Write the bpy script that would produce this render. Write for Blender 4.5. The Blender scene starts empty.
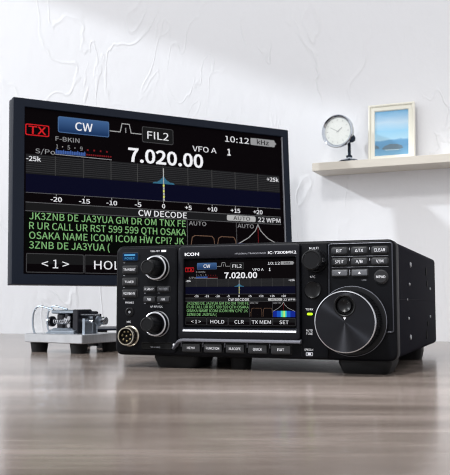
import bpy, bmesh, math, random
from mathutils import Vector, Matrix
S = 0.001          # geometry below is written in millimetres
PI = math.pi
scene = bpy.context.scene
COL = scene.collection
random.seed(7)

# ------------------------------------------------------------ materials
def lin(c):
    return tuple(((x/255)/12.92 if x/255 <= .04045 else ((x/255+.055)/1.055)**2.4) for x in c)
def mat(name, rgb, rough=.5, metal=0., spec=.5, emit=0., trans=0., alpha=1., ior=1.45, coat=0.):
    m = bpy.data.materials.new(name); m.use_nodes = True
    b = m.node_tree.nodes['Principled BSDF']; c = lin(rgb)+(1,)
    b.inputs['Base Color'].default_value = c
    b.inputs['Roughness'].default_value = rough
    b.inputs['Metallic'].default_value = metal
    b.inputs['Specular IOR Level'].default_value = spec
    b.inputs['IOR'].default_value = ior
    b.inputs['Transmission Weight'].default_value = trans
    b.inputs['Coat Weight'].default_value = coat
    if emit:
        b.inputs['Emission Color'].default_value = c
        b.inputs['Emission Strength'].default_value = emit
    return m
def grain(m, scale, amount, bump=.0, dist=.0002, stretch=(1, 1, 1), detail=4):
    """small procedural variation of colour and surface height"""
    nt = m.node_tree; b = nt.nodes['Principled BSDF']
    tc = nt.nodes.new('ShaderNodeTexCoord'); mp = nt.nodes.new('ShaderNodeMapping')
    mp.inputs['Scale'].default_value = stretch
    nz = nt.nodes.new('ShaderNodeTexNoise'); nz.inputs['Scale'].default_value = scale; nz.inputs['Detail'].default_value = detail
    nt.links.new(tc.outputs['Object'], mp.inputs['Vector']); nt.links.new(mp.outputs[0], nz.inputs['Vector'])
    if amount:
        c = b.inputs['Base Color'].default_value[:]
        r = nt.nodes.new('ShaderNodeValToRGB')
        r.color_ramp.elements[0].position = .3; r.color_ramp.elements[1].position = .7
        r.color_ramp.elements[0].color = tuple(x*(1-amount) for x in c[:3])+(1,)
        r.color_ramp.elements[1].color = tuple(min(1, x*(1+amount)) for x in c[:3])+(1,)
        nt.links.new(nz.outputs['Fac'], r.inputs[0]); nt.links.new(r.outputs[0], b.inputs['Base Color'])
    if bump:
        bp = nt.nodes.new('ShaderNodeBump'); bp.inputs['Strength'].default_value = bump; bp.inputs['Distance'].default_value = dist
        nt.links.new(nz.outputs['Fac'], bp.inputs['Height']); nt.links.new(bp.outputs[0], b.inputs['Normal'])
    return m
M = {}
def EM(name, rgb, e=1.0):
    m = mat(name, (0, 0, 0), rough=.6, spec=.03); b = m.node_tree.nodes['Principled BSDF']
    b.inputs['Emission Color'].default_value = lin(rgb)+(1,); b.inputs['Emission Strength'].default_value = e
    M[name] = m; return m
M['panel'] = grain(mat('black panel paint', (10, 11, 15), .45, spec=.09), 900, .12, .15, .00005)
M['module'] = grain(mat('black module plastic', (10, 11, 15), .42, spec=.09), 900, .1, .12, .00005)
M['cover'] = grain(mat('dark steel cover', (26, 26, 33), .65, spec=.015), 1200, .12, .3, .0001)
M['bezel'] = mat('display bezel plastic', (15, 16, 22), .3, spec=.2)
M['edge'] = mat('grey edge trim', (120, 122, 132), .42, metal=.4)
M['silver'] = mat('bezel slope highlight', (205, 207, 215), .4, metal=.35)  # silver tone paints the reflection on the black bezel's lower slope
M['key'] = mat('grey key plastic', (31, 33, 38), .35, spec=.5)
M['outline'] = mat('dim panel outline', (58, 60, 68), .4, metal=.4)
M['keydark'] = mat('dark key plastic', (22, 23, 27), .35, spec=.5)
M['keylight'] = mat('light grey key plastic', (82, 84, 90), .35, spec=.5)
M['well'] = mat('key gap', (8, 8, 10), .6)
M['legend'] = mat('white printed legend', (225, 226, 232), .5)
M['legend2'] = mat('grey printed legend', (150, 152, 160), .5)
M['power'] = EM('blue lit key', (14, 48, 84), .9)
M['powerl'] = EM('blue key legend', (90, 165, 215), 1.)
M['rubber'] = mat('black rubber', (15, 15, 17), .7, spec=.3)
M['knob'] = grain(mat('black knob', (13, 14, 17), .33, spec=.22), 1500, .1)
M['chrome'] = mat('polished metal ring', (188, 190, 196), .25, metal=1)
M['satin'] = mat('satin metal', (165, 167, 172), .38, metal=1)
M['nickel'] = mat('nickel connector shell', (176, 170, 158), .25, metal=1)
M['hole'] = mat('dark hole', (4, 4, 5), .8, spec=.2)
M['gold'] = mat('dull brass pin', (120, 108, 84), .4, metal=1)
M['led'] = EM('green lamp', (190, 255, 40), 1.6)
# radially brushed face of the dial
m = mat('radially brushed black metal', (44, 45, 49), .38, metal=1); nt = m.node_tree; b = nt.nodes['Principled BSDF']
b.inputs['Anisotropic'].default_value = .95; b.inputs['Anisotropic Rotation'].default_value = .25
tg = nt.nodes.new('ShaderNodeTangent'); tg.direction_type = 'RADIAL'; tg.axis = 'Y'
nt.links.new(tg.outputs[0], b.inputs['Tangent']); M['brushed'] = m
# monitor
M['frame'] = grain(mat('blue black monitor frame', (24, 30, 42), .42, spec=.12), 700, .06, .1, .00005)
M['frame_edge'] = mat('bezel edge highlight', (150, 152, 160), .35, metal=.4)  # light grey paints the highlight on the bezel's inner edge
# screen inks
EM('s_black', (5, 2, 4)); EM('s_white', (240, 240, 244)); EM('s_grey', (150, 150, 152)); EM('s_dim', (92, 92, 94))
EM('s_red', (205, 30, 36)); EM('s_darkred', (120, 26, 30)); EM('s_navy', (6, 7, 30)); EM('s_band', (26, 26, 28))
EM('s_line', (52, 52, 54)); EM('s_vline', (74, 74, 74)); EM('s_key', (24, 24, 25)); EM('s_keyedge', (70, 70, 72))
EM('s_blue', (38, 66, 118)); EM('s_bluehi', (72, 102, 142)); EM('s_meter', (70, 98, 165)); EM('s_green', (132, 186, 122))
EM('s_yellow', (220, 222, 120)); EM('s_teal', (52, 104, 130)); EM('s_pale', (178, 178, 178)); EM('s_orange', (128, 98, 80))
EM('s_cyan', (60, 200, 220)); EM('s_wblue', (16, 38, 140)); EM('s_wblue2', (24, 80, 185)); EM('s_wgreen', (90, 215, 150))
EM('s_wyel', (225, 240, 90)); EM('s_panel', (3, 5, 3))
m = EM('s_bluegrad', (40, 84, 140)); nt = m.node_tree
tc = nt.nodes.new('ShaderNodeTexCoord'); sp = nt.nodes.new('ShaderNodeSeparateXYZ'); mr = nt.nodes.new('ShaderNodeMapRange'); rp = nt.nodes.new('ShaderNodeValToRGB')
nt.links.new(tc.outputs['Generated'], sp.inputs[0]); nt.links.new(sp.outputs['Z'], mr.inputs['Value'])
mr.inputs['From Min'].default_value = .88; mr.inputs['From Max'].default_value = .975
rp.color_ramp.elements[0].color = lin((26, 52, 92))+(1,); rp.color_ramp.elements[1].color = lin((64, 98, 145))+(1,)
nt.links.new(mr.outputs[0], rp.inputs[0]); nt.links.new(rp.outputs[0], nt.nodes['Principled BSDF'].inputs['Emission Color'])

# lettering: the plain sans that ships inside Blender, else Blender's default face
def blender_font():
    import os
    try:
        p = os.path.join(bpy.utils.system_resource('DATAFILES'), 'fonts', 'Noto Sans CJK Regular.woff2')
        return bpy.data.fonts.load(p) if os.path.exists(p) else None
    except Exception: return None
FONT = blender_font()
def text_mesh(s, bold):
    cu = bpy.data.curves.new('t', 'FONT'); cu.body = s; cu.size = 1; cu.offset = bold; cu.resolution_u = 3
    if FONT: cu.font = FONT
    ob = bpy.data.objects.new('t', cu); me = bpy.data.meshes.new_from_object(ob)
    bpy.data.objects.remove(ob); bpy.data.curves.remove(cu); return me
_h = text_mesh('H', 0); CAP = max(v.co.y for v in _h.vertices); bpy.data.meshes.remove(_h)
# ------------------------------------------------------------ mesh builder (millimetres)
class MB:
    def __init__(self, base='panel'):
        self.bm = bmesh.new(); self.mats = []; self.cur = base
    def mi(self, m):
        m = m or self.cur
        if m not in self.mats: self.mats.append(m)
        return self.mats.index(m)
    def face(self, vs, m=None):
        try:
            f = self.bm.faces.new(vs); f.material_index = self.mi(m); return f
        except ValueError: return None
    def poly(self, pts, m=None):
        return self.face([self.bm.verts.new(p) for p in pts], m)
    def loops(self, loops, m=None, cap0=True, cap1=True, closed=True):
        L = [[self.bm.verts.new(p) for p in l] for l in loops]
        n = len(L[0])
        for a, b in zip(L, L[1:]):
            for i in range(n if closed else n-1):
                j = (i+1) % n; self.face([a[i], a[j], b[j], b[i]], m)
        if cap0: self.face(list(reversed(L[0])), m)
        if cap1: self.face(L[-1], m)
        return L
    def box(self, x0, x1, y0, y1, z0, z1, m=None, ch=0.):
        """box, with chamfered long edges when ch is given"""
        if not ch:
            a = [(x0, y0), (x1, y0), (x1, y1), (x0, y1)]
            return self.loops([[(x, y, z0) for x, y in a], [(x, y, z1) for x, y in a]], m)
        def lp(d, z): return [(x0+d+ch, y0+d, z), (x1-d-ch, y0+d, z), (x1-d, y0+d+ch, z), (x1-d, y1-d-ch, z), (x1-d-ch, y1-d, z), (x0+d+ch, y1-d, z), (x0+d, y1-d-ch, z), (x0+d, y0+d+ch, z)]
        self.loops([lp(ch, z0), lp(0, z0+ch), lp(0, z1-ch), lp(ch, z1)], m)
    def rrect(self, x0, x1, z0, z1, r, n=5):
        P = []; r = max(r, .01)
        for cx, cz, a in ((x1-r, z1-r, 0), (x0+r, z1-r, 90), (x0+r, z0+r, 180), (x1-r, z0+r, 270)):
            for k in range(n+1):
                t = math.radians(a+90*k/n); P.append((cx+r*math.cos(t), cz+r*math.sin(t)))
        return P
    def slab(self, x0, x1, z0, z1, yf, yb, r=1., ch=.5, m=None, mf=None, steps=2, back=True):
        """rounded rectangle plate facing -y with a softened front edge"""
        ls = [[(x, yb, z) for x, z in self.rrect(x0, x1, z0, z1, r)]]
        for k in range(steps+1):
            t = k/steps*PI/2; d = ch*(1-math.cos(t)); y = yf+ch*(1-math.sin(t))
            ls.append([(x, y, z) for x, z in self.rrect(x0+d, x1-d, z0+d, z1-d, max(r-d, .1))])
        L = self.loops(ls, m, cap0=back, cap1=False)
        self.face(L[-1], mf or m)
    def ring(self, o, ro, i, ri, prof, m=None):
        """frame: o outer rect, i inner rect; prof = [(t, y)] where t 0 outer .. 1 inner"""
        A = self.rrect(*o, ro); B = self.rrect(*i, ri)
        ls = [[(a[0]+(b[0]-a[0])*t, y, a[1]+(b[1]-a[1])*t) for a, b in zip(A, B)] for t, y in prof]
        self.loops(ls, m, False, False)
    def lathe(self, prof, o, ax=(0, -1, 0), n=40, m=None, cap0=False, cap1=True, mf=None):
        """prof = [(radius, height along ax)]"""
        ax = Vector(ax).normalized(); o = Vector(o)
        a = ax.orthogonal().normalized(); b = ax.cross(a)
        ls = [[o+ax*h+(a*math.cos(2*PI*k/n)+b*math.sin(2*PI*k/n))*r for k in range(n)] for r, h in prof]
        L = self.loops(ls, m, cap0, False)
        if cap1: self.face(L[-1], mf or m)
    def knurl(self, o, r, h0, h1, n, d, m=None):
        ls = []
        for h in (h0, h1):
            l = []
            for k in range(n):
                for q, rr in ((0, r-d), (.25, r), (.6, r), (.85, r-d)):
                    t = 2*PI*(k+q)/n; l.append((o[0]+rr*math.cos(t), o[1]-h, o[2]+rr*math.sin(t)))
            ls.append(l)
        self.loops(ls, m)
    def tube(self, pts, r, n=8, m=None):
        pts = [Vector(p) for p in pts]; ls = []; up = None
        for i, p in enumerate(pts):
            t = (pts[min(i+1, len(pts)-1)]-pts[max(i-1, 0)]).normalized()
            if up is None: up = t.orthogonal().normalized()
            a = (up-t*up.dot(t)).normalized(); up = a; b = t.cross(a)
            ls.append([p+(a*math.cos(2*PI*k/n)+b*math.sin(2*PI*k/n))*r for k in range(n)])
        self.loops(ls, m)
    def text(self, s, x, y, z, h, m='legend', align='C', w=None, bold=0., sx=1.):
        """flat lettering in the xz plane facing -y; h = cap height, z = middle of the capitals"""
        me = text_mesh(s, bold)
        xs = [v.co.x for v in me.vertices]
        if not xs: return None
        x0, x1 = min(xs), max(xs); cap = CAP; k = h/cap
        kx = (w/(x1-x0)) if w else k*sx
        off = {'L': x0, 'C': (x0+x1)/2, 'R': x1}[align]
        vs = [self.bm.verts.new((x+(v.co.x-off)*kx, y, z+(v.co.y-cap/2)*k)) for v in me.vertices]
        for p in me.polygons: self.face([vs[i] for i in p.vertices], m)
        bpy.data.meshes.remove(me)
    def rect(self, x0, x1, z0, z1, y, m=None):
        self.poly([(x0, y, z0), (x1, y, z0), (x1, y, z1), (x0, y, z1)], m)
    def line(self, pts, w, y, m=None):
        for a, b in zip(pts, pts[1:]):
            d = Vector((b[0]-a[0], b[1]-a[1])); L = d.length
            if L < 1e-6: continue
            n = Vector((-d.y, d.x))/L*w/2; e = d/L*w*.3
            self.poly([(a[0]-e.x-n.x, y, a[1]-e.y-n.y), (b[0]+e.x-n.x, y, b[1]+e.y-n.y), (b[0]+e.x+n.x, y, b[1]+e.y+n.y), (a[0]-e.x+n.x, y, a[1]-e.y+n.y)], m)
    def build(self, name, parent=None, flat=False, fix=True, label=None, shift=(0, 0, 0)):
        bm = self.bm
        if fix: bmesh.ops.recalc_face_normals(bm, faces=bm.faces)
        if not flat:
            for f in bm.faces: f.smooth = True
            for e in bm.edges:
                if len(e.link_faces) == 2 and e.calc_face_angle(0) > math.radians(32): e.smooth = False
        for v in bm.verts: v.co = (v.co+Vector(shift))*S
        me = bpy.data.meshes.new(name); bm.to_mesh(me); bm.free()
        for k in self.mats: me.materials.append(M[k])
        o = bpy.data.objects.new(name, me); COL.objects.link(o)
        if parent: o.parent = parent
        if label: o['label'] = label
        return o
def thing(name, label, cat, loc, rz=0., group=None):
    o = bpy.data.objects.new(name, None); COL.objects.link(o)
    o.location = Vector(loc)*S; o.rotation_euler = (0, 0, rz); o['label'] = label; o['category'] = cat
    o.empty_display_size = .02
    if group: o['group'] = group
    return o

# ------------------------------------------------------------ the picture both screens show
def screen_picture(b, cx, cz, k, y, step):
    """b: builder, (cx, cz) centre, k: scale (1 = the large monitor), y: plane, step: layer spacing"""
    Y = lambda n: y-step*n
    R = lambda x0, x1, z0, z1, n, m: b.rect(cx+x0*k, cx+x1*k, cz+z0*k, cz+z1*k, Y(n), m)
    T = lambda s, x, z, h, m='s_white', al='C', w=None, bo=0., n=3: b.text(s, cx+x*k, Y(n), cz+z*k, h*k, m, al, w*k if w else None, bo)
    Ln = lambda pts, w, n, m: b.line([(cx+x*k, cz+z*k) for x, z in pts], w*k, Y(n), m)
    def RR(x0, x1, z0, z1, r, n, m):
        b.poly([(cx+x*k, Y(n), cz+z*k) for x, z in b.rrect(x0, x1, z0, z1, r)], m)
    R(-185, 190, -102, 104, 0, 's_black')
    # top line
    RR(-184, -154, 69.5, 84, 2, 1, 's_red'); RR(-182.8, -155.2, 70.7, 82.8, 1.6, 2, 's_black')
    T('TX', -169, 76.6, 9.6, 's_red', w=22, bo=.004)
    RR(-143, -75, 77, 98, 2.5, 1, 's_bluehi'); RR(-142, -76, 78, 97, 2, 2, 's_bluegrad')
    T('CW', -109, 87.2, 10.5, w=23, bo=.003)
    Ln([(-74, 86), (-59.8, 86), (-57, 97.5), (-47, 97.5), (-44.5, 86), (-30, 86)], 1, 1, 's_pale'); Ln([(-52, 86), (-52, 92)], 1.2, 1, 's_grey')
    RR(-29, 16.5, 75.5, 97, 2.5, 1, 's_keyedge'); RR(-28, 15.7, 76.3, 96.2, 2, 2, 's_key')
    T('FIL2', -6, 86, 10, w=31)
    T('F-BKIN', -130.5, 68.6, 5.6, 's_grey', w=31)
    T('10:12', 115.5, 92.6, 8.2, w=39)
    RR(137.6, 178, 87.8, 98, 1.5, 1, 's_grey'); b.poly([(cx+x*k, Y(1), cz+z*k) for x, z in ((178, 90.5), (181, 93), (178, 95.5))], 's_grey')
    T('kHz', 158, 93, 6.6, 's_black', w=20, bo=.006)
    T('VFO A', 63.5, 73.8, 7.4, w=37); T('1', 102, 73.6, 9, bo=.008)
    T('7.020.00', 6, 56.8, 17.5, w=110, bo=.010)
    # meter
    T('S/Po', -159, 50.6, 5.8, 's_grey', w=25)
    for x, s in ((-144, '1'), (-137, '·'), (-129, '5'), (-121, '·'), (-112.5, '9')): T(s, x, 58.6, 5.2, 's_grey')
    for i in range(4): R(-105+i*8.6, -103+i*8.6, 56.6, 58.8, 1, 's_darkred')
    R(-146, -107, 49.2, 53.6, 1, 's_blue')
    for i in range(17): R(-145.4+i*2.3, -144.2+i*2.3, 49.6, 55-(i % 4 > 0)*1.2, 2, 's_meter')
    for i in range(12): R(-106+i*2.9, -104+i*2.9, 50.6, 52.4, 1, 's_darkred')
    Ln([(-146, 48.4), (-72, 47.6)], .8, 2, 's_grey')
    # spectrum
    R(-183, 184, 21, 46, 1, 's_band')
    for i in range(9): R(-183, 184, 23+i*2.6, 23.7+i*2.6, 2, 's_line')
    for i in range(1, 10):
        x = -183+i*36.7; R(x-.3, x+.4, 21, 46, 2, 's_vline')
    T('-25k', -173.5, 40.2, 5.6, w=18, bo=.004); T('+25k', 172.5, 39.8, 5.6, w=20, bo=.004)
    peak = [(-15, 21)]
    rnd = random.Random(3)
    for i in range(-14, 17):
        t = abs(i-1); peak.append((i, 21.4+10*math.exp(-t/6.)+rnd.uniform(-.3, .9)+(5 if t < 1 else 0)))
    peak.append((17, 21))
    for a_, c_ in zip(peak, peak[1:]): b.poly([(cx+a_[0]*k, Y(3), cz+21*k), (cx+c_[0]*k, Y(3), cz+21*k), (cx+c_[0]*k, Y(3), cz+c_[1]*k), (cx+a_[0]*k, Y(3), cz+a_[1]*k)], 's_teal')
    R(-183, 184, -2, 21, 1, 's_navy')
    Ln([(1, 42), (1, 21)], 1.2, 4, 's_pale')
    for i in range(6): R(0, 2.2, -1.8+i*3.8, 1.4+i*3.8, 4, 's_yellow' if i % 2 else 's_pale')
    # scale
    R(-183, 184, -2.6, -2, 2, 's_dim'); R(-183, 184, -14.8, -14, 2, 's_dim')
    for i in range(9):
        x = -145+i*36.4; s = ['-20', '-15', '-10', '-5', '0', '+5', '+10', '+15', '+20'][i]
        T(s, x, -9, 5.6, bo=.004, w=[14.5, 14.5, 14.5, 9, 4.4, 10, 15, 15, 15][i]); R(x-.3, x+.3, -5, -2.6, 2, 's_pale')
    # decode bar
    for i in range(6): R(-183+i*30, -153+i*30 if i < 5 else 184, -25.2, -14.8, 1, 's_key' if i < 3 else 's_band')
    T('CW DECODE', -.5, -19.8, 7.6, w=70, bo=.002)
    RR(96, 142, -23.4, -15.6, 2, 2, 's_pale'); T('AUTO', 119.5, -19.6, 5.2, 's_black', w=27, bo=.004)
    T('22 WPM', 164.5, -19.8, 6.2, w=37)
    # decoded text
    R(-183, 33.5, -74, -25.4, 1, 's_panel')
    for i, (s, w) in enumerate((('JK3ZNB DE JA3YUA GM DR OM TNX FE', 211), ('R UR CALL UR RST 599 599 QTH OSAKA', 211), ('OSAKA NAME ICOM ICOM HW CPI? JK', 208), ('3ZNB DE JA3YUA (', 103))):
        T(s, -178.5, -31.2-i*11.9, 8.6, 's_green', 'L', w)
    Ln([(34.8, -25.4), (34.8, -74)], .7, 2, 's_dim'); Ln([(110.6, -25.4), (110.6, -74)], .7, 2, 's_dim'); Ln([(-183, -25.2), (184, -25.2)], .7, 2, 's_dim')
    T('AUTO', 50.5, -30, 5.4, 's_grey', w=26); T('AUTO', 125.5, -30, 5.4, 's_grey', w=26)
    Ln([(37, -60), (40, -60), (42, -49), (46, -46.5), (72, -46.5), (75, -50), (76, -60), (76, -72)], .7, 2, 's_orange')
    Ln([(80, -72), (80, -60), (82, -49), (86, -46.5), (106, -46.5), (109, -52), (109, -60)], .7, 2, 's_orange')
    Ln([(40, -60), (40, -72)], .7, 2, 's_orange')
    Ln([(112, -56), (130, -46), (141, -36), (145.5, -27), (150, -36), (161, -46), (182, -56)], .9, 2, 's_pale'); Ln([(145.5, -30), (145.5, -54)], .7, 2, 's_darkred')
    for i in range(23):
        x = 112+i*3.1; t = abs(x+1.5-147)/35
        c = 's_wyel' if t < .04 else 's_wgreen' if t < .16 else 's_cyan' if t < .28 else 's_wblue2' if t < .62 else 's_wblue'
        R(x, x+3.1, -73.6, -54.5, 1, c)
    # soft keys
    for i, (s, w) in enumerate((('< 1 >', 34), ('HOLD', 47), ('CLR', 31), ('TX MEM', 63), ('SET', 29))):
        x0 = -182+i*73.3
        RR(x0, x0+72.2, -100.5, -77, 1.6, 1, 's_keyedge'); RR(x0+.8, x0+71.4, -99.7, -77.8, 1.2, 2, 's_key')
        b.rect(cx+(x0+.8)*k, cx+(x0+71.4)*k, cz-99.7*k, cz-90*k, Y(3), 's_black')
        T(s, x0+36, -89.6, 10.6, w=w, n=4)

# ------------------------------------------------------------ MONITOR
MC = Vector((-80.87, 1050., 192.6)); MA = .494; MT = .054
mon = thing('monitor', 'large dark-framed flat monitor showing a radio spectrum display, standing behind the black radio', 'monitor', (MC.x, MC.y, 0), MA)
def tilt(o):                       # the panel leans back a little
    o.location = (0, 0, MC.z*S); o.rotation_euler = (-MT, 0, 0); return o
b = MB('frame')
b.ring((-200, 200, -115.2, 115.2), 1.2, (-185.6, 190.6, -102.6, 104.4), .6, [(0, 14), (0, .8), (.03, 0), (.97, 0), (1, .6), (1, 3.4)])
b.box(-200, 200, 14, 20, -115.2, 115.2)
b.box(-150, 150, 20, 40, -85, 85, ch=6)
tilt(b.build('monitor_frame', mon))
b = MB('frame_edge'); b.slab(189.3, 190.5, -102, 104, .9, 3.2, .3, .2); tilt(b.build('bezel_edge_highlight', mon, label='highlight on the inner bezel edge right of the screen, painted light grey'))  # strip carries the painted edge highlight
b = MB('s_black'); screen_picture(b, 0, 0, 1, 3.2, .08); tilt(b.build('screen', mon, flat=True, fix=False))
b = MB('frame'); b.box(-32, 32, 48, 60, 16, 210, ch=2); b.build('stand_neck', mon)
b = MB('frame'); b.box(-106, 106, -32, 62, 21.5, 24, ch=.8); b.build('stand_base', mon)
for sx in (-90, 90):
    for sy in (-18, 48):
        b = MB('rubber'); b.lathe([(7, 0), (6, 21.5)], (sx, sy, 0), (0, 0, 1), 16, cap0=True); b.build('foot', mon)

# ------------------------------------------------------------ RADIO  (u = across, v = depth, w = height above the panel's lower edge)
RA = -.362; RX, RY, RZ = 131.24, 612.76, 10.52
ux, uy = math.cos(RA), math.sin(RA)
radio = thing('radio_transceiver', 'black amateur radio transceiver with colour display and big tuning dial, standing on the wooden table', 'radio', (RX-120*ux, RY-120*uy, 0), RA)
SH = (-120, 0, RZ)
def RB(b, name, parent=None, **k):
    return b.build(name, parent or radio, shift=SH, **k)
# steel cover
b = MB('cover'); 
b.slab(-1.2, 238.8, 0.6, 93.4, 13, 288, 4.5, .6)
for i in range(26): b.box(20+i*8, 24+i*8, 60, 220, 93.2, 94.2, 'hole')      # cooling slots of the lid
b.box(238.4, 239.2, 20, 280, 47.3, 47.9, 'cover')
cover = RB(b, 'case_cover')
for (v, w, r) in ((89, 78, 2.4), (80, 60.7, 1.4), (236, 59.4, 1.4), (72, 31.6, 1.4), (232, 30.7, 1.4), (82, 15.3, 2.4)):
    b = MB('satin'); b.lathe([(r, 0), (r, .5), (r*.7, 1.1), (r*.4, 1.1), (r*.3, .6)], (238.9, v, w), (1, 0, 0), 16); RB(b, 'cover_screw', cover)
for (v, w, r) in ((205, 76, 4.5), (212, 64, 3.5), (200, 13, 4.5), (212, 24, 3)):
    b = MB('hole'); b.lathe([(r, 0), (r, .45), (r*.8, .6)], (238.8, v, w), (1, 0, 0), 16); RB(b, 'mounting_hole', cover)
b = MB('chrome'); b.lathe([(1.2, 0), (1.2, .5)], (238.8, 68, 47.8), (1, 0, 0), 12); RB(b, 'cover_screw', cover)
# rear panel
b = MB('module'); b.slab(4, 236, 4, 90, 284, 291, 3, .5)
for i in range(20): b.box(70+i*7, 73+i*7, 290, 298, 10, 84, 'cover')
RB(b, 'rear_heatsink')
# front panel
b = MB('panel'); b.slab(-2.4, 240.2, 0, 94, 0, 14, 6, 2.2, steps=3)
b.text('LOCK', 215.5, -.05, 62.5, 1.0, 'legend2', w=3.6)
front = RB(b, 'front_panel')
# raised key field top right with its fine outline
b = MB('module'); b.ring((187.4, 238, 22, 91.6), 2, (188.2, 237.2, 22.8, 90.8), 1.6, [(0, .2), (0, -.7), (.5, -.9), (1, -.7), (1, .2)], 'outline'); RB(b, 'key_field_outline')
b = MB('module'); b.slab(164.8, 187, 1.5, 92.4, -1.2, .5, 2.0, .8)
mod = RB(b, 'multi_strip')
for (s, u, w, h, wd) in (('TX/RX', 171.8, 39.6, 1.6, 6.3), ('AUTO', 171.6, 23, 1.7, 5.4), ('TUNE', 171.6, 20.4, 1.7, 5.4), ('SPEECH', 171, 7.8, 1.6, 7), ('MULTI', 175.8, 88.2, 1.7, 7.4), ('XFC', 174.6, 65.4, 1.7, 4.4)):
    b = MB('legend'); b.text(s, u, -1.28, w, h, 'legend', w=wd)
    RB(b, 'multi_legend' if s == 'MULTI' else 'legend', mod, flat=True)
b = MB('legend2'); b.ring((168.6, 174.4, 2.9, 5.9), .8, (169.2, 173.8, 3.5, 5.3), .5, [(0, -1.2), (0, -1.4), (1, -1.4), (1, -1.2)], 'legend2'); b.rect(170.2, 172.8, 3.9, 5.0, -1.35, 'legend'); RB(b, 'lock_badge', mod, flat=True)
b = MB('led'); b.slab(170, 174.4, 35, 36.9, -1.9, -1.1, .8, .3); RB(b, 'transmit_lamp', label='glowing yellow green lamp')
# left control module
b = MB('module'); b.slab(-.8, 56.8, 2.2, 92.2, -1.6, .5, 4.5, 1.2)
lm = RB(b, 'control_module')
for (s, u, w, h, wd) in (('PHONES', 12, 45, 1.6, 8), ('MIC', 11.5, 28.5, 1.6, 4), ('AF-RF/SQL', 37.8, 41.6, 1.6, 12), ('TWIN-PBT', 36, 89, 1.4, 9)):
    b = MB('legend'); b.text(s, u, -1.68, w, h, w=wd); RB(b, 'control_legend', lm, flat=True)
b = MB('legend'); b.rect(42, 46.5, 88.2, 89.9, -1.66, 'legend'); RB(b, 'clear_badge', lm, flat=True)
def key(name, u0, u1, w0, w1, txt, base=-1.6, pro=1.6, m='key', ml='legend', h=1.9, tw=None, r=.9, bar=True, lab=None):
    b = MB('well'); b.slab(u0-.6, u1+.6, w0-.6, w1+.6, base-.12, base+.4, r+.4, .1, 'well')
    b.slab(u0, u1, w0, w1, base-pro, base, r, .7, m)
    if txt: b.text(txt, (u0+u1)/2, base-pro-.06, (w0+w1)/2, h, ml, w=tw)
    o = RB(b, name, label=lab)
    return o
k1 = key('power_key', 5.4, 19.6, 81.4, 87.9, None, m='power', lab='blue lit power key')
b = MB('powerl'); b.rect(7.2, 17.8, 85.4, 86.8, -3.27, 'powerl'); b.text('POWER', 12.5, -3.27, 83.2, 1.9, 'powerl', w=9.4); RB(b, 'key_legend', k1, flat=True)
key('side_key', 5.4, 19.3, 70.4, 76.6, 'TRANSMIT', m='keydark', tw=11.4)
key('side_key', 5.2, 19.3, 59.8, 66.0, 'TUNER', m='keydark', tw=8.4)
key('side_key', 5.2, 19.3, 49.9, 55.8, 'VOX/BK-IN', m='keydark', tw=11)
key('function_key', 26, 37, 54.4, 58.6, 'P.AMP', tw=8.4, m='key'); key('function_key', 39, 50.2, 54.4, 58.6, 'NOTCH', tw=7.6, m='key', ml='legend2')
key('function_key', 26, 37, 45.6, 50, 'NB', tw=3.8); key('function_key', 39, 50.2, 45.6, 50, 'NR', tw=3.8)
# small tick marks under the left keys
b = MB('legend2')
for u, w in ((5.6, 79.3), (5.6, 68.3), (5.6, 57.8), (5.6, 48), (26, 52.9), (39, 52.9), (26, 44.2), (39, 44.2)): b.rect(u, u+1.6, w, w+.4, -1.66, 'legend2')
RB(b, 'tick_marks', flat=True)
def knob(u, w, rb, hb, rc, hc, base=-1.6, small=False):
    o = thing  # placeholder name kept local
    b = MB('satin'); b.lathe([(rb+.9, 0), (rb+.9, .8), (rb+.3, 1.5)], (u, base, w), n=48, m='satin', cap1=False); b.lathe([(rb+.3, 1.5), (rb, 2), (rb, hb-1.2)], (u, base, w), n=48, m='knob', cap1=False)
    b.lathe([(rb, hb-1.2), (rb+.2, hb-.9), (rb+.1, hb-.3), (rb-.5, hb), (rb-1.1, hb)], (u, base, w), n=48, m='chrome', cap1=False)
    b.lathe([(rb-1.1, hb), (rb-1.8, hb-1.0), (rc+.3, hb-1.4)], (u, base, w), n=48, m='knob', cap1=False)
    root = RB(b, 'outer_ring_knob', label='silver rimmed outer ring of a double knob')
    b = MB('knob'); b.knurl((u, base, w), rc, hb-1.6, hc-1.6, 30, .35, 'knob')
    b.lathe([(rc-.2, hc-1.6), (rc-.3, hc-.8), (rc-1.2, hc), (rc-1.5, hc), (rc-1.8, hc-.4)], (u, base, w), n=48, m='knob')
    RB(b, 'inner_knob', root)
    return root
knob(38.9, 74.6, 10.2, 6.4, 6.4, 21.5)
knob(39.1, 27, 10.2, 6.4, 6.4, 21.5)
# multi knob
b = MB('satin'); b.lathe([(9.4, 0), (9.4, 1), (8.8, 2.2)], (178, -1.2, 78.0), n=48, m='knob')
b.knurl((178, -1.2, 78.0), 8.2, 2.2, 15.6, 36, .35, 'knob')
for a_ in (0, 8, -8): 
    t = math.radians(a_); b.box(178+8.0, 178+8.35, -14.5, -6, 78+9*math.sin(t)*.9-.35, 78+9*math.sin(t)*.9+.35, 'chrome')
b.lathe([(8.0, 15.6), (7.8, 16.6), (6.9, 17.4), (6.6, 17.4), (6.2, 17)], (178, -1.2, 78.0), n=48, m='knob')
RB(b, 'multi_knob')
b = MB('knob'); b.lathe([(7, 0), (7, .8), (6.4, 1.3), (6, 1.1), (5, .7), (3, .3), (1, .15)], (174.7, -1.2, 55.1), n=40, m='knob'); RB(b, 'round_key')
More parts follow.
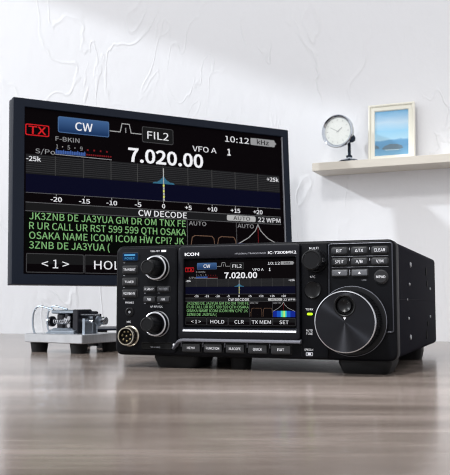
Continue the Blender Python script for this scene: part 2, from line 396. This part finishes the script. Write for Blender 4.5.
# connectors
b = MB('satin'); b.lathe([(3.9, 0), (3.9, .6), (3.4, .9), (2.7, .9), (2.3, .2)], (12.2, -1.6, 36.9), n=28, m='knob', mf='hole'); b.lathe([(1.2, .2), (1.1, .5)], (12.2, -1.6, 36.9), n=16, m='satin'); RB(b, 'headphone_socket')
b = MB('nickel'); o_ = (13.0, -1.6, 16.4)
b.lathe([(8.9, 0), (8.9, 1), (8.2, 1.4), (7.9, 1.6), (7.9, 8), (7.5, 8.8), (6.7, 8.8), (6.4, 8.3), (6.4, 5)], o_, n=44, m='nickel', mf='hole')
sock = RB(b, 'microphone_socket', label='round nickel microphone socket with eight holes')
for i in range(7):
    t = 2*PI*i/7+.3; b = MB('gold'); b.lathe([(.85, 5), (.85, 7.2), (.4, 7.6)], (o_[0]+4.1*math.cos(t), o_[1], o_[2]+4.1*math.sin(t)), n=10, m='gold'); RB(b, 'socket_pin', sock)
b = MB('gold'); b.lathe([(.85, 5), (.85, 7.2), (.4, 7.6)], o_, n=10, m='gold'); RB(b, 'socket_pin', sock)
# card slot
b = MB('well'); b.ring((23.8, 52.6, 5.2, 11.4), 1, (25.2, 51.2, 6.4, 10.2), .6, [(0, -1.5), (0, -1.75), (1, -1.75), (1, -1.0)], 'hole'); b.rect(25, 51.4, 6.2, 10.4, -1.7, 'hole'); b.text('SD CARD', 37, -1.75, 7.2, 1.1, 'legend2', w=9)
RB(b, 'card_slot', fix=False)
b = MB('legend'); b.lathe([(1, 0), (1, .3)], (54.2, -1.62, 9.6), n=14, m='legend'); RB(b, 'card_lamp')
# display module
b = MB('bezel')
b.ring((59.2, 165, 14.6, 92.2), 3.4, (64.3, 161.8, 24.6, 81.0), 1.0, [(0, .5), (0, -3.4), (.06, -4.6), (.16, -5), (.78, -5), (.92, -4.4), (1, -2.4)])
b.text('ICOM', 65.4, -5.08, 85.4, 2.5, w=13, align='L', bold=.008)
b.text('HF/50MHz TRANSCEIVER', 123.6, -5.08, 85.0, 1.3, 'legend2', w=26.5)
b.text('IC-7300MK2', 150.6, -5.08, 85.2, 2.1, w=23.6, bold=.003)
RB(b, 'display_bezel')
b = MB('silver'); b.loops([[(64, -5.15, 20.9), (64, -5.9, 21.2), (64, -5.6, 22.2), (64, -2.6, 24.4), (64, -2.3, 24.0)], [(162, -5.15, 20.9), (162, -5.9, 21.2), (162, -5.6, 22.2), (162, -2.6, 24.4), (162, -2.3, 24.0)]])  # bar carries the bezel's painted bottom-edge highlight
RB(b, 'bezel_highlight_bar', label='lower bezel edge under the display, its highlight painted silver')
b = MB('s_black'); b.cur = 's_black'; screen_picture(b, 112.8, 52.6, .2605, -2.5, .03); RB(b, 'display_screen', flat=True, fix=False)
# ledge under the display: sweeps down from the left module; grey paints caught light
prof = lambda u, z: [(u, 0, z+2.4), (u, -5.2, z+1.6), (u, -6.6, z+.6), (u, -6.4, z-.5), (u, -1, z-1.2), (u, 0, z-1.4)]
b = MB('edge'); b.loops([prof(54.6, 6.6), prof(56.4, 8.6), prof(58.2, 11.4), prof(60.4, 12.9), prof(64, 13.5), prof(120, 13.5), prof(165.5, 13.5)], 'edge'); RB(b, 'catchlight_ledge', label='ledge running under the display, the light it catches painted grey')
for (u0, u1, s, tw) in ((62.4, 78.6, 'MENU', 7), (82, 98, 'FUNCTION', 11.6), (101.6, 117.4, 'M.SCOPE', 10.2), (121, 136.8, 'QUICK', 7.6), (140.4, 156.6, 'EXIT', 5.6)):
    key('menu_key', u0, u1, 4.0, 10.9, s, base=-.2, pro=3.2, m='keydark', tw=tw, h=2.0, r=.8)
b = MB('edge')
for u in (60.6, 80.4, 99.9, 119.3, 138.7): b.slab(u-.35, u+.35, 8.2, 12, -1.2, .2, .2, .2, 'edge')
RB(b, 'key_dividers')
# right keys
for j, (w0, w1, row) in enumerate(((83.0, 88.2, (('RIT', 4.4), ('⊿TX', 6.4), ('CLEAR', 8.6))), (74.4, 79.5, (('SPLIT', 6.8), ('A/B', 5.4), ('V/M', 5.6))), (65.8, 70.6, (('▼', 2), ('▲', 2))))):
    for i, (s, tw) in enumerate(row):
        u0, u1 = ((190.2, 202.7), (206, 218.4), (221.8, 234.4))[i]
        if j < 2:
            if i == 1 and j == 0: s = 'ΔTX'
            key('frequency_key', u0, u1, w0, w1, s, base=0, pro=1.8, m='key', tw=tw, h=2.3, r=1.6)
        else:
            o = key('band_key', u0, u1, w0, w1, None, base=0, pro=1.8, m='keylight', r=.8)
            b = MB('legend'); c = (u0+u1)/2; z = (w0+w1)/2; q = -1 if i == 0 else 1
            b.poly([(c-1.2, -1.87, z-.8*q), (c+1.2, -1.87, z-.8*q), (c, -1.87, z+.9*q)] if q > 0 else [(c-1.2, -1.87, z+.8), (c, -1.87, z-.9), (c+1.2, -1.87, z+.8)]); RB(b, 'arrow_mark', o, flat=True, fix=False)
b = MB('keydark'); b.lathe([(5.6, 0), (5.6, .4), (4.9, .6), (4.9, 1.6), (4.5, 2), (4, 2)], (228.8, 0, 64.8), n=40, m='keydark'); b.text('MPAD', 228.8, -2.06, 64.8, 2, w=7); RB(b, 'memory_pad_key')
b = MB('edge')
for u in (204.3, 220.1):
    for w in (84, 75.5): b.slab(u-.25, u+.25, w+2, w+4, -.15, .1, .1, .05, 'legend2')
b.slab(204.1, 204.6, 66.4, 70.6, -.15, .1, .1, .05, 'legend2')
for w in (81.2, 72.8): b.rect(190, 234.5, w-.12, w+.12, -.06, 'legend2')
RB(b, 'key_field_marks')
# tuning dial
DU, DW, DF = 206.0, 30.6, 28.6          # centre and how far the face stands out
b = MB('knob'); b.lathe([(27.4, 0), (27.4, 1.2), (27.0, 3.6), (26.2, 4.4), (24.4, 4.6), (23, 4.6)], (DU, 0, DW), n=96, m='knob', cap1=False)
b.lathe([(27.2, 2.8), (27.3, 3.2), (26.9, 3.9)], (DU, 0, DW), n=96, m='edge', cap1=False)
dial = RB(b, 'tuning_dial', label='large black tuning dial with a polished rim')
b = MB('knob'); b.knurl((DU, 0, DW), 23.6, 5, DF-5, 110, .6, 'knob'); b.lathe([(23.0, DF-5), (23.3, DF-4.4), (23.3, DF-2)], (DU, 0, DW), n=96, m='knob', cap1=False); RB(b, 'rubber_grip', dial)
b = MB('chrome'); b.lathe([(23.3, DF-2), (23.4, DF-.8), (23.1, DF-.1), (22.5, DF+.1), (22.3, DF-.4)], (DU, 0, DW), n=96, m='chrome', cap1=False); RB(b, 'dial_rim', dial, label='polished bright rim')
# brushed face with the finger hole cut out; built about its own centre so the brushing runs in circles
b = MB('brushed'); bmf = b.bm; Rf, hx, hz, hr = 22.4, 0., 12.0, 8.0
n = 72
out = [bmf.verts.new((Rf*math.cos(2*PI*k/n), 0, Rf*math.sin(2*PI*k/n))) for k in range(n)]
inn = [bmf.verts.new((hx+hr*math.cos(2*PI*k/n), 0, hz+hr*math.sin(2*PI*k/n))) for k in range(n)]
ed = [bmf.edges.new((l[k], l[(k+1) % n])) for l in (out, inn) for k in range(n)]
bmesh.ops.triangle_fill(bmf, edges=ed, use_beauty=True); b.mi('brushed')
for f in bmf.faces:
    f.normal_update()
    if f.normal.y > 0: f.normal_flip()
o = b.build('dial_face', dial, flat=True, fix=False); o.location = ((DU-120)*S, -(DF-.4)*S, (DW+RZ)*S)
b = MB('legend'); b.poly([(DU-1.1, -DF, DW+3.4), (DU, -DF, DW+1.4), (DU+1.1, -DF, DW+3.4)], 'legend'); RB(b, 'pointer_mark', dial, flat=True)
b = MB('knob'); b.lathe([(8.1, -.6), (8.4, .1), (7.8, .6), (7.0, 0), (6.7, -3), (6.4, -3.6), (5.3, -3.6), (5.2, -.8), (4.7, -.2), (3.6, -.9), (1.8, -1.8), (.4, -2)], (DU, -DF, DW+12), n=40, m='knob'); RB(b, 'finger_dimple', dial)
# feet
def foot(u0, u1, v0, v1, h, name='foot', t=4):
    b = MB('rubber')
    def lp(d, z): return [(x, y, z) for x, y in b.rrect(u0+d, u1-d, v0+d*.6, v1-d*.6, 5)]
    b.loops([lp(0, 1), lp(0, -2.5), lp(t*.7, -h+1), lp(t, -h)]); return RB(b, name)
foot(31, 73, 6, 46, RZ); foot(193, 235, 3, 44, RZ)
foot(207, 236, 177, 203, RZ, t=2); foot(12, 42, 200, 230, RZ, t=2)
foot(97, 113, 16, 34, RZ, 'centre_foot', 1)

# ------------------------------------------------------------ MORSE PADDLE
M['kbase'] = grain(mat('brushed steel base', (186, 188, 192), .34, metal=.85), 60, .10, .1, .0001, (1, 12, 1))
M['ksteel'] = mat('blue grey steel', (150, 160, 172), .28, metal=.9)
M['kdark'] = mat('dark anodised metal', (26, 28, 36), .35, metal=.3)
M['clear'] = mat('clear acrylic', (235, 242, 246), .03); M['clear'].node_tree.nodes['Principled BSDF'].inputs['Alpha'].default_value = .1
KA = -.56; kx, ky = math.cos(KA), math.sin(KA)
key_o = Vector((-228, 912, 0))
def kp(a, d): return (key_o.x+a*kx-d*ky, key_o.y+a*ky+d*kx, 0)
kc = kp(43.5, 36)
pad = thing('morse_paddle', 'small steel morse code paddle with clear hood and black rubber feet, left of the radio', 'morse key', kc, KA)
KS = (-43.5, -36, 0)
def KB(b, name, parent=None, **k): return b.build(name, parent or pad, shift=KS, **k)
b = MB('kbase'); b.box(0, 87, 0, 72, 11, 21, ch=.7); kb = KB(b, 'base_plate')
for a_, d_ in ((12, 12), (72, 12), (28, 60), (76, 60)):
    b = MB('rubber'); b.lathe([(8.6, 0), (10.2, 11.2)], (a_, d_, 0), (0, 0, 1), 28, cap0=True); KB(b, 'rubber_foot')
b = MB('kdark'); b.lathe([(4, 0), (4, 5)], (60, 40, 11), (0, 0, -1), 20); b.lathe([(3, 0), (3, 4)], (68, 46, 11), (0, 0, -1), 20, m='chrome'); b.box(64, 84, 30, 34, 7.5, 11, 'kdark'); KB(b, 'underside_connector')
# clear hood
def hood(y0, y1, dx):
    c = [(14, 21), (11.4, 28), (10.8, 36), (12, 44), (15.5, 49.4), (21, 51.6), (29, 50.6), (42, 48)]
    c = [(x+dx, z) for x, z in c]
    # smooth the profile
    P = []
    for i in range(len(c)-1):
        p0, p1, p2, p3 = c[max(i-1, 0)], c[i], c[i+1], c[min(i+2, len(c)-1)]
        for s in range(4):
            t = s/4
            P.append(tuple(.5*(2*p1[q]+(p2[q]-p0[q])*t+(2*p0[q]-5*p1[q]+4*p2[q]-p3[q])*t*t+(3*p1[q]-p0[q]-3*p2[q]+p3[q])*t**3) for q in (0, 1)))
    P.append(c[-1])
    out_, in_ = [], []
    for i, p in enumerate(P):
        a_ = P[max(i-1, 0)]; c_ = P[min(i+1, len(P)-1)]; d = Vector((c_[0]-a_[0], c_[1]-a_[1])).normalized()
        in_.append((p[0]+d.y*1.8, p[1]-d.x*1.8)); out_.append(p)
    L = out_+in_[::-1]
    bb = MB('clear'); bb.loops([[(x, y0, z) for x, z in L], [(x, y1, z) for x, z in L]]); return bb, P
bb, P = hood(2, 25, 0); hd = KB(bb, 'clear_hood', label='clear bent acrylic hood')
for yy in (2, 25):
    b = MB('ksteel'); b.tube([(x, yy, z) for x, z in P], 1.0, 6, 'ksteel'); KB(b, 'hood_edge', hd)
# mechanism
KS0 = KS; KS = (-55.5, -36, 0)
b = MB('ksteel')
b.box(34, 74, 14, 46, 21, 25, 'ksteel', ch=.8); b.loops([[(32, 12, 21), (76, 12, 21), (76, 48, 21), (32, 48, 21)], [(40, 18, 27), (68, 18, 27), (68, 42, 27), (40, 42, 27)]], 'ksteel')
KB(b, 'mechanism_block')
b = MB('ksteel'); b.box(33, 73, 20, 40, 43, 47.5, 'ksteel', ch=1); KB(b, 'top_bridge')
b = MB('kdark'); b.box(68, 76, 18, 42, 21, 48, 'kdark', ch=.8); KB(b, 'end_post')
b = MB('kdark'); b.box(38, 68, 36, 41, 25, 43, 'kdark', ch=.8); KB(b, 'back_plate')
b = MB('kdark'); b.box(55, 61, 19, 26, 25, 43, 'kdark', ch=.8); KB(b, 'pivot_post')
b = MB('kdark'); b.box(40, 50, 22, 38, 26, 43, 'kdark', ch=1.2); KB(b, 'magnet_block')
for yy in (17, 33):
    b = MB('satin'); pts = [(41+.36*i, yy+2.4*math.cos(i*.7), 34+2.4*math.sin(i*.7)) for i in range(64)]
    b.tube(pts, .5, 6, 'chrome'); KB(b, 'coil_spring')
b = MB('kdark'); b.lathe([(6, 0), (6, 3), (5.6, 3.4)], (29, 28, 34), (-1, 0, 0), 28, m='kdark', cap0=True); b.lathe([(5.2, 3.4), (5.2, 6)], (29, 28, 34), (-1, 0, 0), 28, m='ksteel'); b.lathe([(2, 0), (2, 14)], (29, 28, 34), (1, 0, 0), 16, m='kdark'); KB(b, 'end_knob')
b = MB('kdark'); b.lathe([(1.4, 0), (1.4, 34)], (72, 22, 42), (1, 0, 0), 14, m='kdark', cap0=True); b.lathe([(1.8, 0), (1.8, 22)], (72, 24, 35), (1, 0, 0), 14, m='chrome', cap0=True); KB(b, 'lever_arm')
b = MB('ksteel'); b.box(83, 86.5, 18, 30, 21, 38, 'ksteel'); b.lathe([(6.2, 0), (5.8, 20)], (78, 40, 21), (0, 0, 1), 24, m='ksteel'); b.box(74, 84, 36, 44, 36, 46, 'kdark', ch=1); KB(b, 'contact_post')
for (a_, d_, z_, r_) in ((81, 44, 35, 6.4), (89, 46, 35, 4.6)):
    b = MB('ksteel'); b.lathe([(r_*.4, -6), (r_*.4, 0), (r_, .2), (r_, 3.6), (r_*.85, 4.2), (r_*.4, 4.2)], (a_, d_, z_), (1, 0, 0), 28, m='chrome' if r_ < 5 else 'ksteel', cap0=True); KB(b, 'thumb_screw')
b = MB('chrome'); b.lathe([(4, 0), (4, 2.2), (2.4, 3)], (56, 22, 35), (-.3, -1, 0), 20, m='chrome', cap0=True); b.lathe([(2.4, 0), (2.4, 2)], (64, 18, 38), (0, -1, 0), 16, m='satin', cap0=True); b.lathe([(2.4, 0), (2.4, 2)], (64, 18, 30), (0, -1, 0), 16, m='satin', cap0=True); KB(b, 'contact_screws')

# ------------------------------------------------------------ ROOM
WT = math.radians(23); WP = Vector((325, 1150, 0)); wd = Vector((math.cos(WT), -math.sin(WT), 0)); wn = Vector((-math.sin(WT), -math.cos(WT), 0))  # along (to the right), towards the room
def wpt(s, out, z): return WP+wd*s+wn*out+Vector((0, 0, z))
# plaster
m = mat('trowelled white plaster', (236, 237, 241), .75, spec=.25); nt = m.node_tree; b_ = nt.nodes['Principled BSDF']
tc = nt.nodes.new('ShaderNodeTexCoord')
def noise(sc, det=4, stretch=(1, 1, 1), rot=(0, 0, 0), dist=0., rough=.5):
    mp = nt.nodes.new('ShaderNodeMapping'); mp.inputs['Scale'].default_value = stretch; mp.inputs['Rotation'].default_value = rot; mp.inputs['Location'].default_value = (.37, .21, .83)
    nz = nt.nodes.new('ShaderNodeTexNoise'); nz.inputs['Scale'].default_value = sc; nz.inputs['Detail'].default_value = det; nz.inputs['Distortion'].default_value = dist; nz.inputs['Roughness'].default_value = rough
    nt.links.new(tc.outputs['Object'], mp.inputs[0]); nt.links.new(mp.outputs[0], nz.inputs['Vector']); return nz.outputs['Fac']
def math_(op, a, b=None, c=None):
    n = nt.nodes.new('ShaderNodeMath'); n.operation = op
    for i, v in enumerate((a, b, c)):
        if v is None: continue
        if isinstance(v, (int, float)): n.inputs[i].default_value = v
        else: nt.links.new(v, n.inputs[i])
    return n.outputs[0]
def ridge(f, w):  # thin ridge where the noise crosses one half
    return math_('SUBTRACT', 1., math_('SMOOTH_MIN', math_('MULTIPLY', math_('ABSOLUTE', math_('SUBTRACT', f, .5)), 1/w), 1., .2))
n1 = noise(9, 3, (1, 1, .45), (0, .5, 0), .8); mask = noise(5, 2, rot=(1, 2, 3))
n2 = noise(14, 3, (1, 1, .35), (0, -.35, 0), 1.2); n3 = noise(48, 5, (1, 1, .6)); n4 = noise(4, 2)
r1 = math_('MULTIPLY', ridge(n1, .018), math_('SMOOTH_MIN', math_('MULTIPLY', math_('MAXIMUM', math_('SUBTRACT', mask, .49), 0.), 8.), 1., .1)); r2 = math_('MULTIPLY', ridge(n2, .02), math_('SMOOTH_MIN', math_('MULTIPLY', math_('MAXIMUM', math_('SUBTRACT', .46, mask), 0.), 8.), 1., .1))
hgt = math_('ADD', math_('ADD', math_('MULTIPLY', r1, .8), math_('MULTIPLY', r2, .6)), math_('ADD', math_('MULTIPLY', n3, 1.0), math_('MULTIPLY', n4, 2.)))
bp = nt.nodes.new('ShaderNodeBump'); bp.inputs['Strength'].default_value = .6; bp.inputs['Distance'].default_value = .0018
nt.links.new(hgt, bp.inputs['Height']); nt.links.new(bp.outputs[0], b_.inputs['Normal']); M['plaster'] = m
b = MB('plaster')
P0, P1 = wpt(-1900, 0, 0), wpt(1500, 0, 0); Q0, Q1 = wpt(-1900, -60, 0), wpt(1500, -60, 0)
b.loops([[(p.x, p.y, -740) for p in (P0, P1, Q1, Q0)], [(p.x, p.y, 1700) for p in (P0, P1, Q1, Q0)]])
w_ = b.build('wall_back'); w_['kind'] = 'structure'
# left wall with the window the daylight comes through
M['paint'] = mat('white wall paint', (225, 225, 222), .8)
b = MB('paint'); b.box(-1180, -1100, -500, 2000, 1032, 1700); b.box(-1180, -1100, -500, 2000, -740, -60); b.box(-1180, -1100, 1640, 2000, -60, 1032); w2 = b.build('wall_left'); w2['kind'] = 'structure'
# floor
M['floor'] = grain(mat('grey floor', (150, 146, 140), .6), 6, .1)
b = MB('floor'); b.box(-2600, 2600, -1600, 2600, -760, -740)
f_ = b.build('floor'); f_['kind'] = 'structure'
# table
m = mat('greyed oak', (150, 138, 130), .3, spec=.9); nt = m.node_tree; b_ = nt.nodes['Principled BSDF']; tc = nt.nodes.new('ShaderNodeTexCoord')
g1 = noise(7, 7, (.45, 5, 5), dist=.5, rough=.6); g2 = noise(55, 5, (.3, 9, 9), rough=.65); g3 = noise(3.2, 3, (.5, 3.5, 1), dist=.4); g4 = noise(4, 3, (1, 2, 1))
mix = math_('ADD', math_('MULTIPLY', g1, .5), math_('ADD', math_('MULTIPLY', g2, .15), math_('MULTIPLY', g3, .35)))
rp = nt.nodes.new('ShaderNodeValToRGB'); e = rp.color_ramp.elements
e[0].position = .34; e[0].color = lin((88, 77, 71))+(1,); e[1].position = .66; e[1].color = lin((166, 153, 147))+(1,)
k_ = e.new(.5); k_.color = lin((124, 113, 106))+(1,)
nt.links.new(mix, rp.inputs[0]); nt.links.new(rp.outputs[0], b_.inputs['Base Color'])
bp = nt.nodes.new('ShaderNodeBump'); bp.inputs['Strength'].default_value = .2; bp.inputs['Distance'].default_value = .00018
nt.links.new(mix, bp.inputs['Height']); nt.links.new(bp.outputs[0], b_.inputs['Normal'])
nt.links.new(math_('ADD', .1, math_('MULTIPLY', g2, .16)), b_.inputs['Roughness']); M['wood'] = m
table = thing('table', 'greyish brown wood grained table carrying the radio and monitor', 'table', (0, 700, -740))
b = MB('wood')
A, B_ = wpt(-1500, 1, 0), wpt(700, 1, 0); fr = 60
pts = [(A.x, A.y), (A.x, fr), (B_.x, fr), (B_.x, B_.y)]
pts = [(x, y-700) for x, y in pts]
b.loops([[(x, y, 705) for x, y in pts], [(x, y, 740) for x, y in pts]]); b.build('tabletop', table)
for x, y in ((A.x+60, fr-640), (B_.x-60, fr-640), (A.x+60, A.y-790), (B_.x-60, B_.y-790)):
    b = MB('wood'); b.box(x-25, x+25, y-25, y+25, 0, 705, ch=2); b.build('leg', table)

# ------------------------------------------------------------ SHELF
M['shelfw'] = grain(mat('pale cream shelf board', (214, 208, 198), .5), 30, .03, .1, .0002, (1, 8, 8))
sh0 = WP+wd*0; Zs = 251
sl = thing('wall_shelf', 'pale cream floating shelf fixed to the white plaster wall', 'shelf', (WP.x, WP.y, Zs), -WT)
b = MB('shelfw'); x0s, x1s = -190, 330
b.box(x0s, x1s, -52, 0, 0, 12.2, ch=.5); b.build('shelf_board', sl)
SHZ = Zs+12.2
# picture frame
M['fwhite'] = mat('cream painted frame', (240, 238, 226), .45); M['fin'] = mat('inner frame edge', (222, 205, 180), .5); M['mount'] = mat('frame back board', (120, 105, 90), .8)
m = mat('sea photo print', (150, 195, 225), .35); nt = m.node_tree; b_ = nt.nodes['Principled BSDF']; tc = nt.nodes.new('ShaderNodeTexCoord')
sp = nt.nodes.new('ShaderNodeSeparateXYZ'); nt.links.new(tc.outputs['Generated'], sp.inputs[0])
rp = nt.nodes.new('ShaderNodeValToRGB'); e = rp.color_ramp.elements
e[0].position = 0; e[0].color = lin((120, 172, 205))+(1,); e[1].position = 1; e[1].color = lin((112, 178, 222))+(1,)
for p_, c_ in ((.2, (96, 150, 190)), (.33, (100, 158, 200)), (.36, (168, 210, 232)), (.55, (150, 205, 236)), (.72, (190, 218, 238))):
    q = e.new(p_); q.color = lin(c_)+(1,)
cl = noise(35, 4, (1, 1, 3)); nt.links.new(math_('ADD', sp.outputs['Z'], math_('MULTIPLY', math_('SUBTRACT', cl, .5), .16)), rp.inputs[0])
nt.links.new(rp.outputs[0], b_.inputs['Base Color']); M['photo'] = m
M['isle'] = mat('island print', (98, 122, 138), .4); M['isle2'] = mat('surf print', (176, 206, 222), .4)
PF = None
def along(px_X, Yd):  # helper for shelf coordinates
    return 0
pf = thing('picture_frame', 'cream picture frame holding a blue seascape photo, standing on the shelf', 'picture frame', tuple(wpt(-78, 22, SHZ)), -WT)
def lean(o): o.rotation_euler = (-.07, 0, 0); return o
FW, FH = 34.2, 88
b = MB('fwhite')
b.ring((-FW, FW, 0, FH), .6, (-FW+3, FW-3, 3, FH-3), .5, [(0, 8), (0, 0), (.5, -.6), (1, 0), (1, 2)])
b.ring((-FW+3, FW-3, 3, FH-3), .5, (-FW+9.4, FW-9.4, 10, FH-10), .5, [(0, 2), (.15, 1), (.85, 1.2), (1, 2.6), (1, 4)])
lean(b.build('frame', pf))
b = MB('mount'); b.box(-FW+1, FW-1, 6, 8.5, 1, FH-1); lean(b.build('back_board', pf))
b = MB('photo'); b.rect(-FW+9, FW-9, 9.6, FH-9.6, 3.6, 'photo'); lean(b.build('photo_print', pf, flat=True, fix=False))
b = MB('isle')
b.poly([(-15, 3.4, 20), (-6, 3.4, 18.4), (8, 3.4, 18), (17, 3.4, 20), (15, 3.4, 24), (8, 3.4, 26.6), (-2, 3.4, 27.2), (-10, 3.4, 24.6)][::1], 'isle'); b.poly([(-24.6, 3.4, 21), (-18, 3.4, 21.6), (-20, 3.4, 25), (-24.6, 3.4, 27)], 'isle')
b.poly([(-12, 3.3, 19), (14, 3.3, 18.4), (10, 3.3, 17.2), (-8, 3.3, 17.6)], 'isle2')
pp = lean(b.build('printed_island', pf, flat=True, fix=False))
b = MB('mount'); b.box(-8, 8, 8.5, 10, 3, 60); o = b.build('easel_strut', pf); o.rotation_euler = (-.25, 0, 0)
# desk clock
M['cdial'] = mat('white clock dial', (228, 230, 226), .5); M['cglass'] = mat('clock glass', (245, 250, 250), .03); M['cglass'].node_tree.nodes['Principled BSDF'].inputs['Alpha'].default_value = .14; M['cmark'] = mat('clock marks', (165, 167, 166), .5)
M['cchrome'] = mat('chrome', (185, 191, 200), .12, metal=1); M['cdark'] = mat('dark chrome', (40, 46, 56), .2, metal=1)
ck = thing('desk_clock', 'small round chrome desk clock on a swivel foot, at the left end of the shelf', 'clock', tuple(wpt(-141.5, 37, SHZ)), -WT-.05)
ck.scale = (1.1, 1.1, 1.1)
c_ax = Vector((-.1, -1, -.04)).normalized(); co = Vector((-9, -7, 42))
hd_ = co - c_ax*6
b = MB('cchrome'); b.lathe([(2, -17), (12, -14), (18, -7), (20.6, 0), (21.8, 5), (22.6, 6), (22.6, 9), (21.4, 10.4), (20.4, 10), (18.2, 7.2)], hd_, tuple(c_ax), 48, 'cchrome', cap0=True, mf='cdial')
case = b.build('clock_case', ck)
b = MB('cmark')
ca = c_ax.orthogonal().normalized(); za = (Vector((0, 0, 1))-c_ax*c_ax.z).normalized(); xa = za.cross(c_ax)*-1
fc = hd_+c_ax*7.6
def cpoly(pts, m): b.poly([fc+xa*x+za*z for x, z in pts], m)
for i in range(12):
    t = PI*i/6; dx, dz = math.sin(t), math.cos(t)
    cpoly([(dx*14-dz*.35, dz*14+dx*.35), (dx*16.4-dz*.35, dz*16.4+dx*.35), (dx*16.4+dz*.35, dz*16.4-dx*.35), (dx*14+dz*.35, dz*14-dx*.35)], 'cmark')
for ang, L, w in ((305, 8, .55), (60, 12, .45)):
    t = math.radians(ang); dx, dz = math.sin(t), math.cos(t)
    cpoly([(-dz*w-dx*2, dx*w-dz*2), (dx*L-dz*w, dz*L+dx*w), (dx*L+dz*w, dz*L-dx*w), (dz*w-dx*2, -dx*w-dz*2)], 'cmark')
b.build('clock_hands_and_marks', ck, flat=True, fix=False)
b = MB('cglass'); b.lathe([(19.4, 9.4), (14, 10.3), (7, 10.9), (.5, 11.1)], hd_, tuple(c_ax), 40, 'cglass'); b.build('clock_glass', ck)
b = MB('cdark'); b.lathe([(4.6, -3), (5.6, 0), (4.6, 3)], (9, -5, 31), (.6, -1, .3), 20, 'cdark', cap0=True); b.build('swivel_joint', ck, label='dark swivel joint')
b = MB('cdark'); b.tube([(2, 4, 31), (3.4, 3, 24), (4, 1, 12), (4, 0, 3)], 2.1, 12); b.lathe([(3.6, 0), (3.6, 6)], (2, 2, 27), (0, 0, 1), 16, m='cchrome', cap0=True); b.build('clock_stem', ck)
b = MB('cchrome'); b.lathe([(13.5, 0), (13.8, 1.6), (11, 3.4), (5, 4.4), (4, 6.4)], (4, 0, 0), (0, 0, 1), 36, m='cchrome', cap0=True); b.lathe([(4.2, 6.3), (4.2, 9)], (4, 0, 0), (0, 0, 1), 20, m='cdark', cap0=True); b.lathe([(14.2, .2), (14.3, 1.4), (13.7, 1.8)], (4, 0, 0), (0, 0, 1), 36, m='cdark', cap0=True); b.build('clock_foot', ck)

# ------------------------------------------------------------ LIGHT
w = bpy.data.worlds.new('World'); scene.world = w; w.use_nodes = True; nt = w.node_tree; bg = nt.nodes['Background']
tc = nt.nodes.new('ShaderNodeTexCoord')
def dirmask(d, lo, hi):
    vm = nt.nodes.new('ShaderNodeVectorMath'); vm.operation = 'DOT_PRODUCT'; vm.inputs[1].default_value = Vector(d).normalized()
    nt.links.new(tc.outputs['Generated'], vm.inputs[0]); mr = nt.nodes.new('ShaderNodeMapRange'); mr.interpolation_type = 'SMOOTHSTEP'
    mr.inputs['From Min'].default_value = lo; mr.inputs['From Max'].default_value = hi
    nt.links.new(vm.outputs['Value'], mr.inputs['Value']); return mr.outputs[0]
left = dirmask((-1, .2, .3), .5, .95); up = dirmask((0, 0, 1), .1, .75)
st = math_('ADD', 1.02, math_('ADD', math_('MULTIPLY', left, .4), math_('MULTIPLY', up, .08)))
bg.inputs['Color'].default_value = (.99, .99, 1., 1); nt.links.new(st, bg.inputs['Strength'])
def lamp(name, kind, loc, direction, energy, color=(1, 1, 1), **k):
    l = bpy.data.lights.new(name, kind); l.energy = energy; l.color = color
    for a, v in k.items(): setattr(l, a, v)
    o = bpy.data.objects.new(name, l); COL.objects.link(o); o.location = Vector(loc)*S
    o.rotation_euler = Vector(direction).to_track_quat('-Z', 'Y').to_euler(); return o
lamp('sun', 'SUN', (-900, 300, 900), (.893, .084, -.445), 1.75, (.91, .96, 1), angle=math.radians(2))
lamp('wall_wash_fill', 'AREA', (-1050, 1150, 820), Vector((-330, 1450, 470))-Vector((-1050, 1150, 820)), .6, (.95, .98, 1), size=.4)  # added fill that washes the wall's upper left, out of view
lamp('dial_highlight_fill', 'AREA', (-310, 60, 1140), (.41, .54, -1.1), 2.1, (1, .99, .97), size=.16, spread=math.radians(60))  # added unseen lamp, placed to draw the fan highlight on the dial

# ------------------------------------------------------------ CAMERA
cam = bpy.data.cameras.new('camera'); co_ = bpy.data.objects.new('camera', cam); COL.objects.link(co_); scene.camera = co_
co_.location = (0, 0, 55.17*S); co_.rotation_euler = (PI/2+.0820, 0, 0)
cam.sensor_fit = 'HORIZONTAL'; cam.sensor_width = 36; cam.lens = 797.2/450*36; cam.clip_start = .02; cam.clip_end = 50
cam.dof.use_dof = True; cam.dof.focus_distance = .62; cam.dof.aperture_fstop = 45
vs = scene.view_settings; vs.view_transform = 'Standard'; vs.look = 'None'; vs.gamma = 1; vs.use_curve_mapping = False; vs.exposure = 0
scene.cycles.filter_width = 1.1
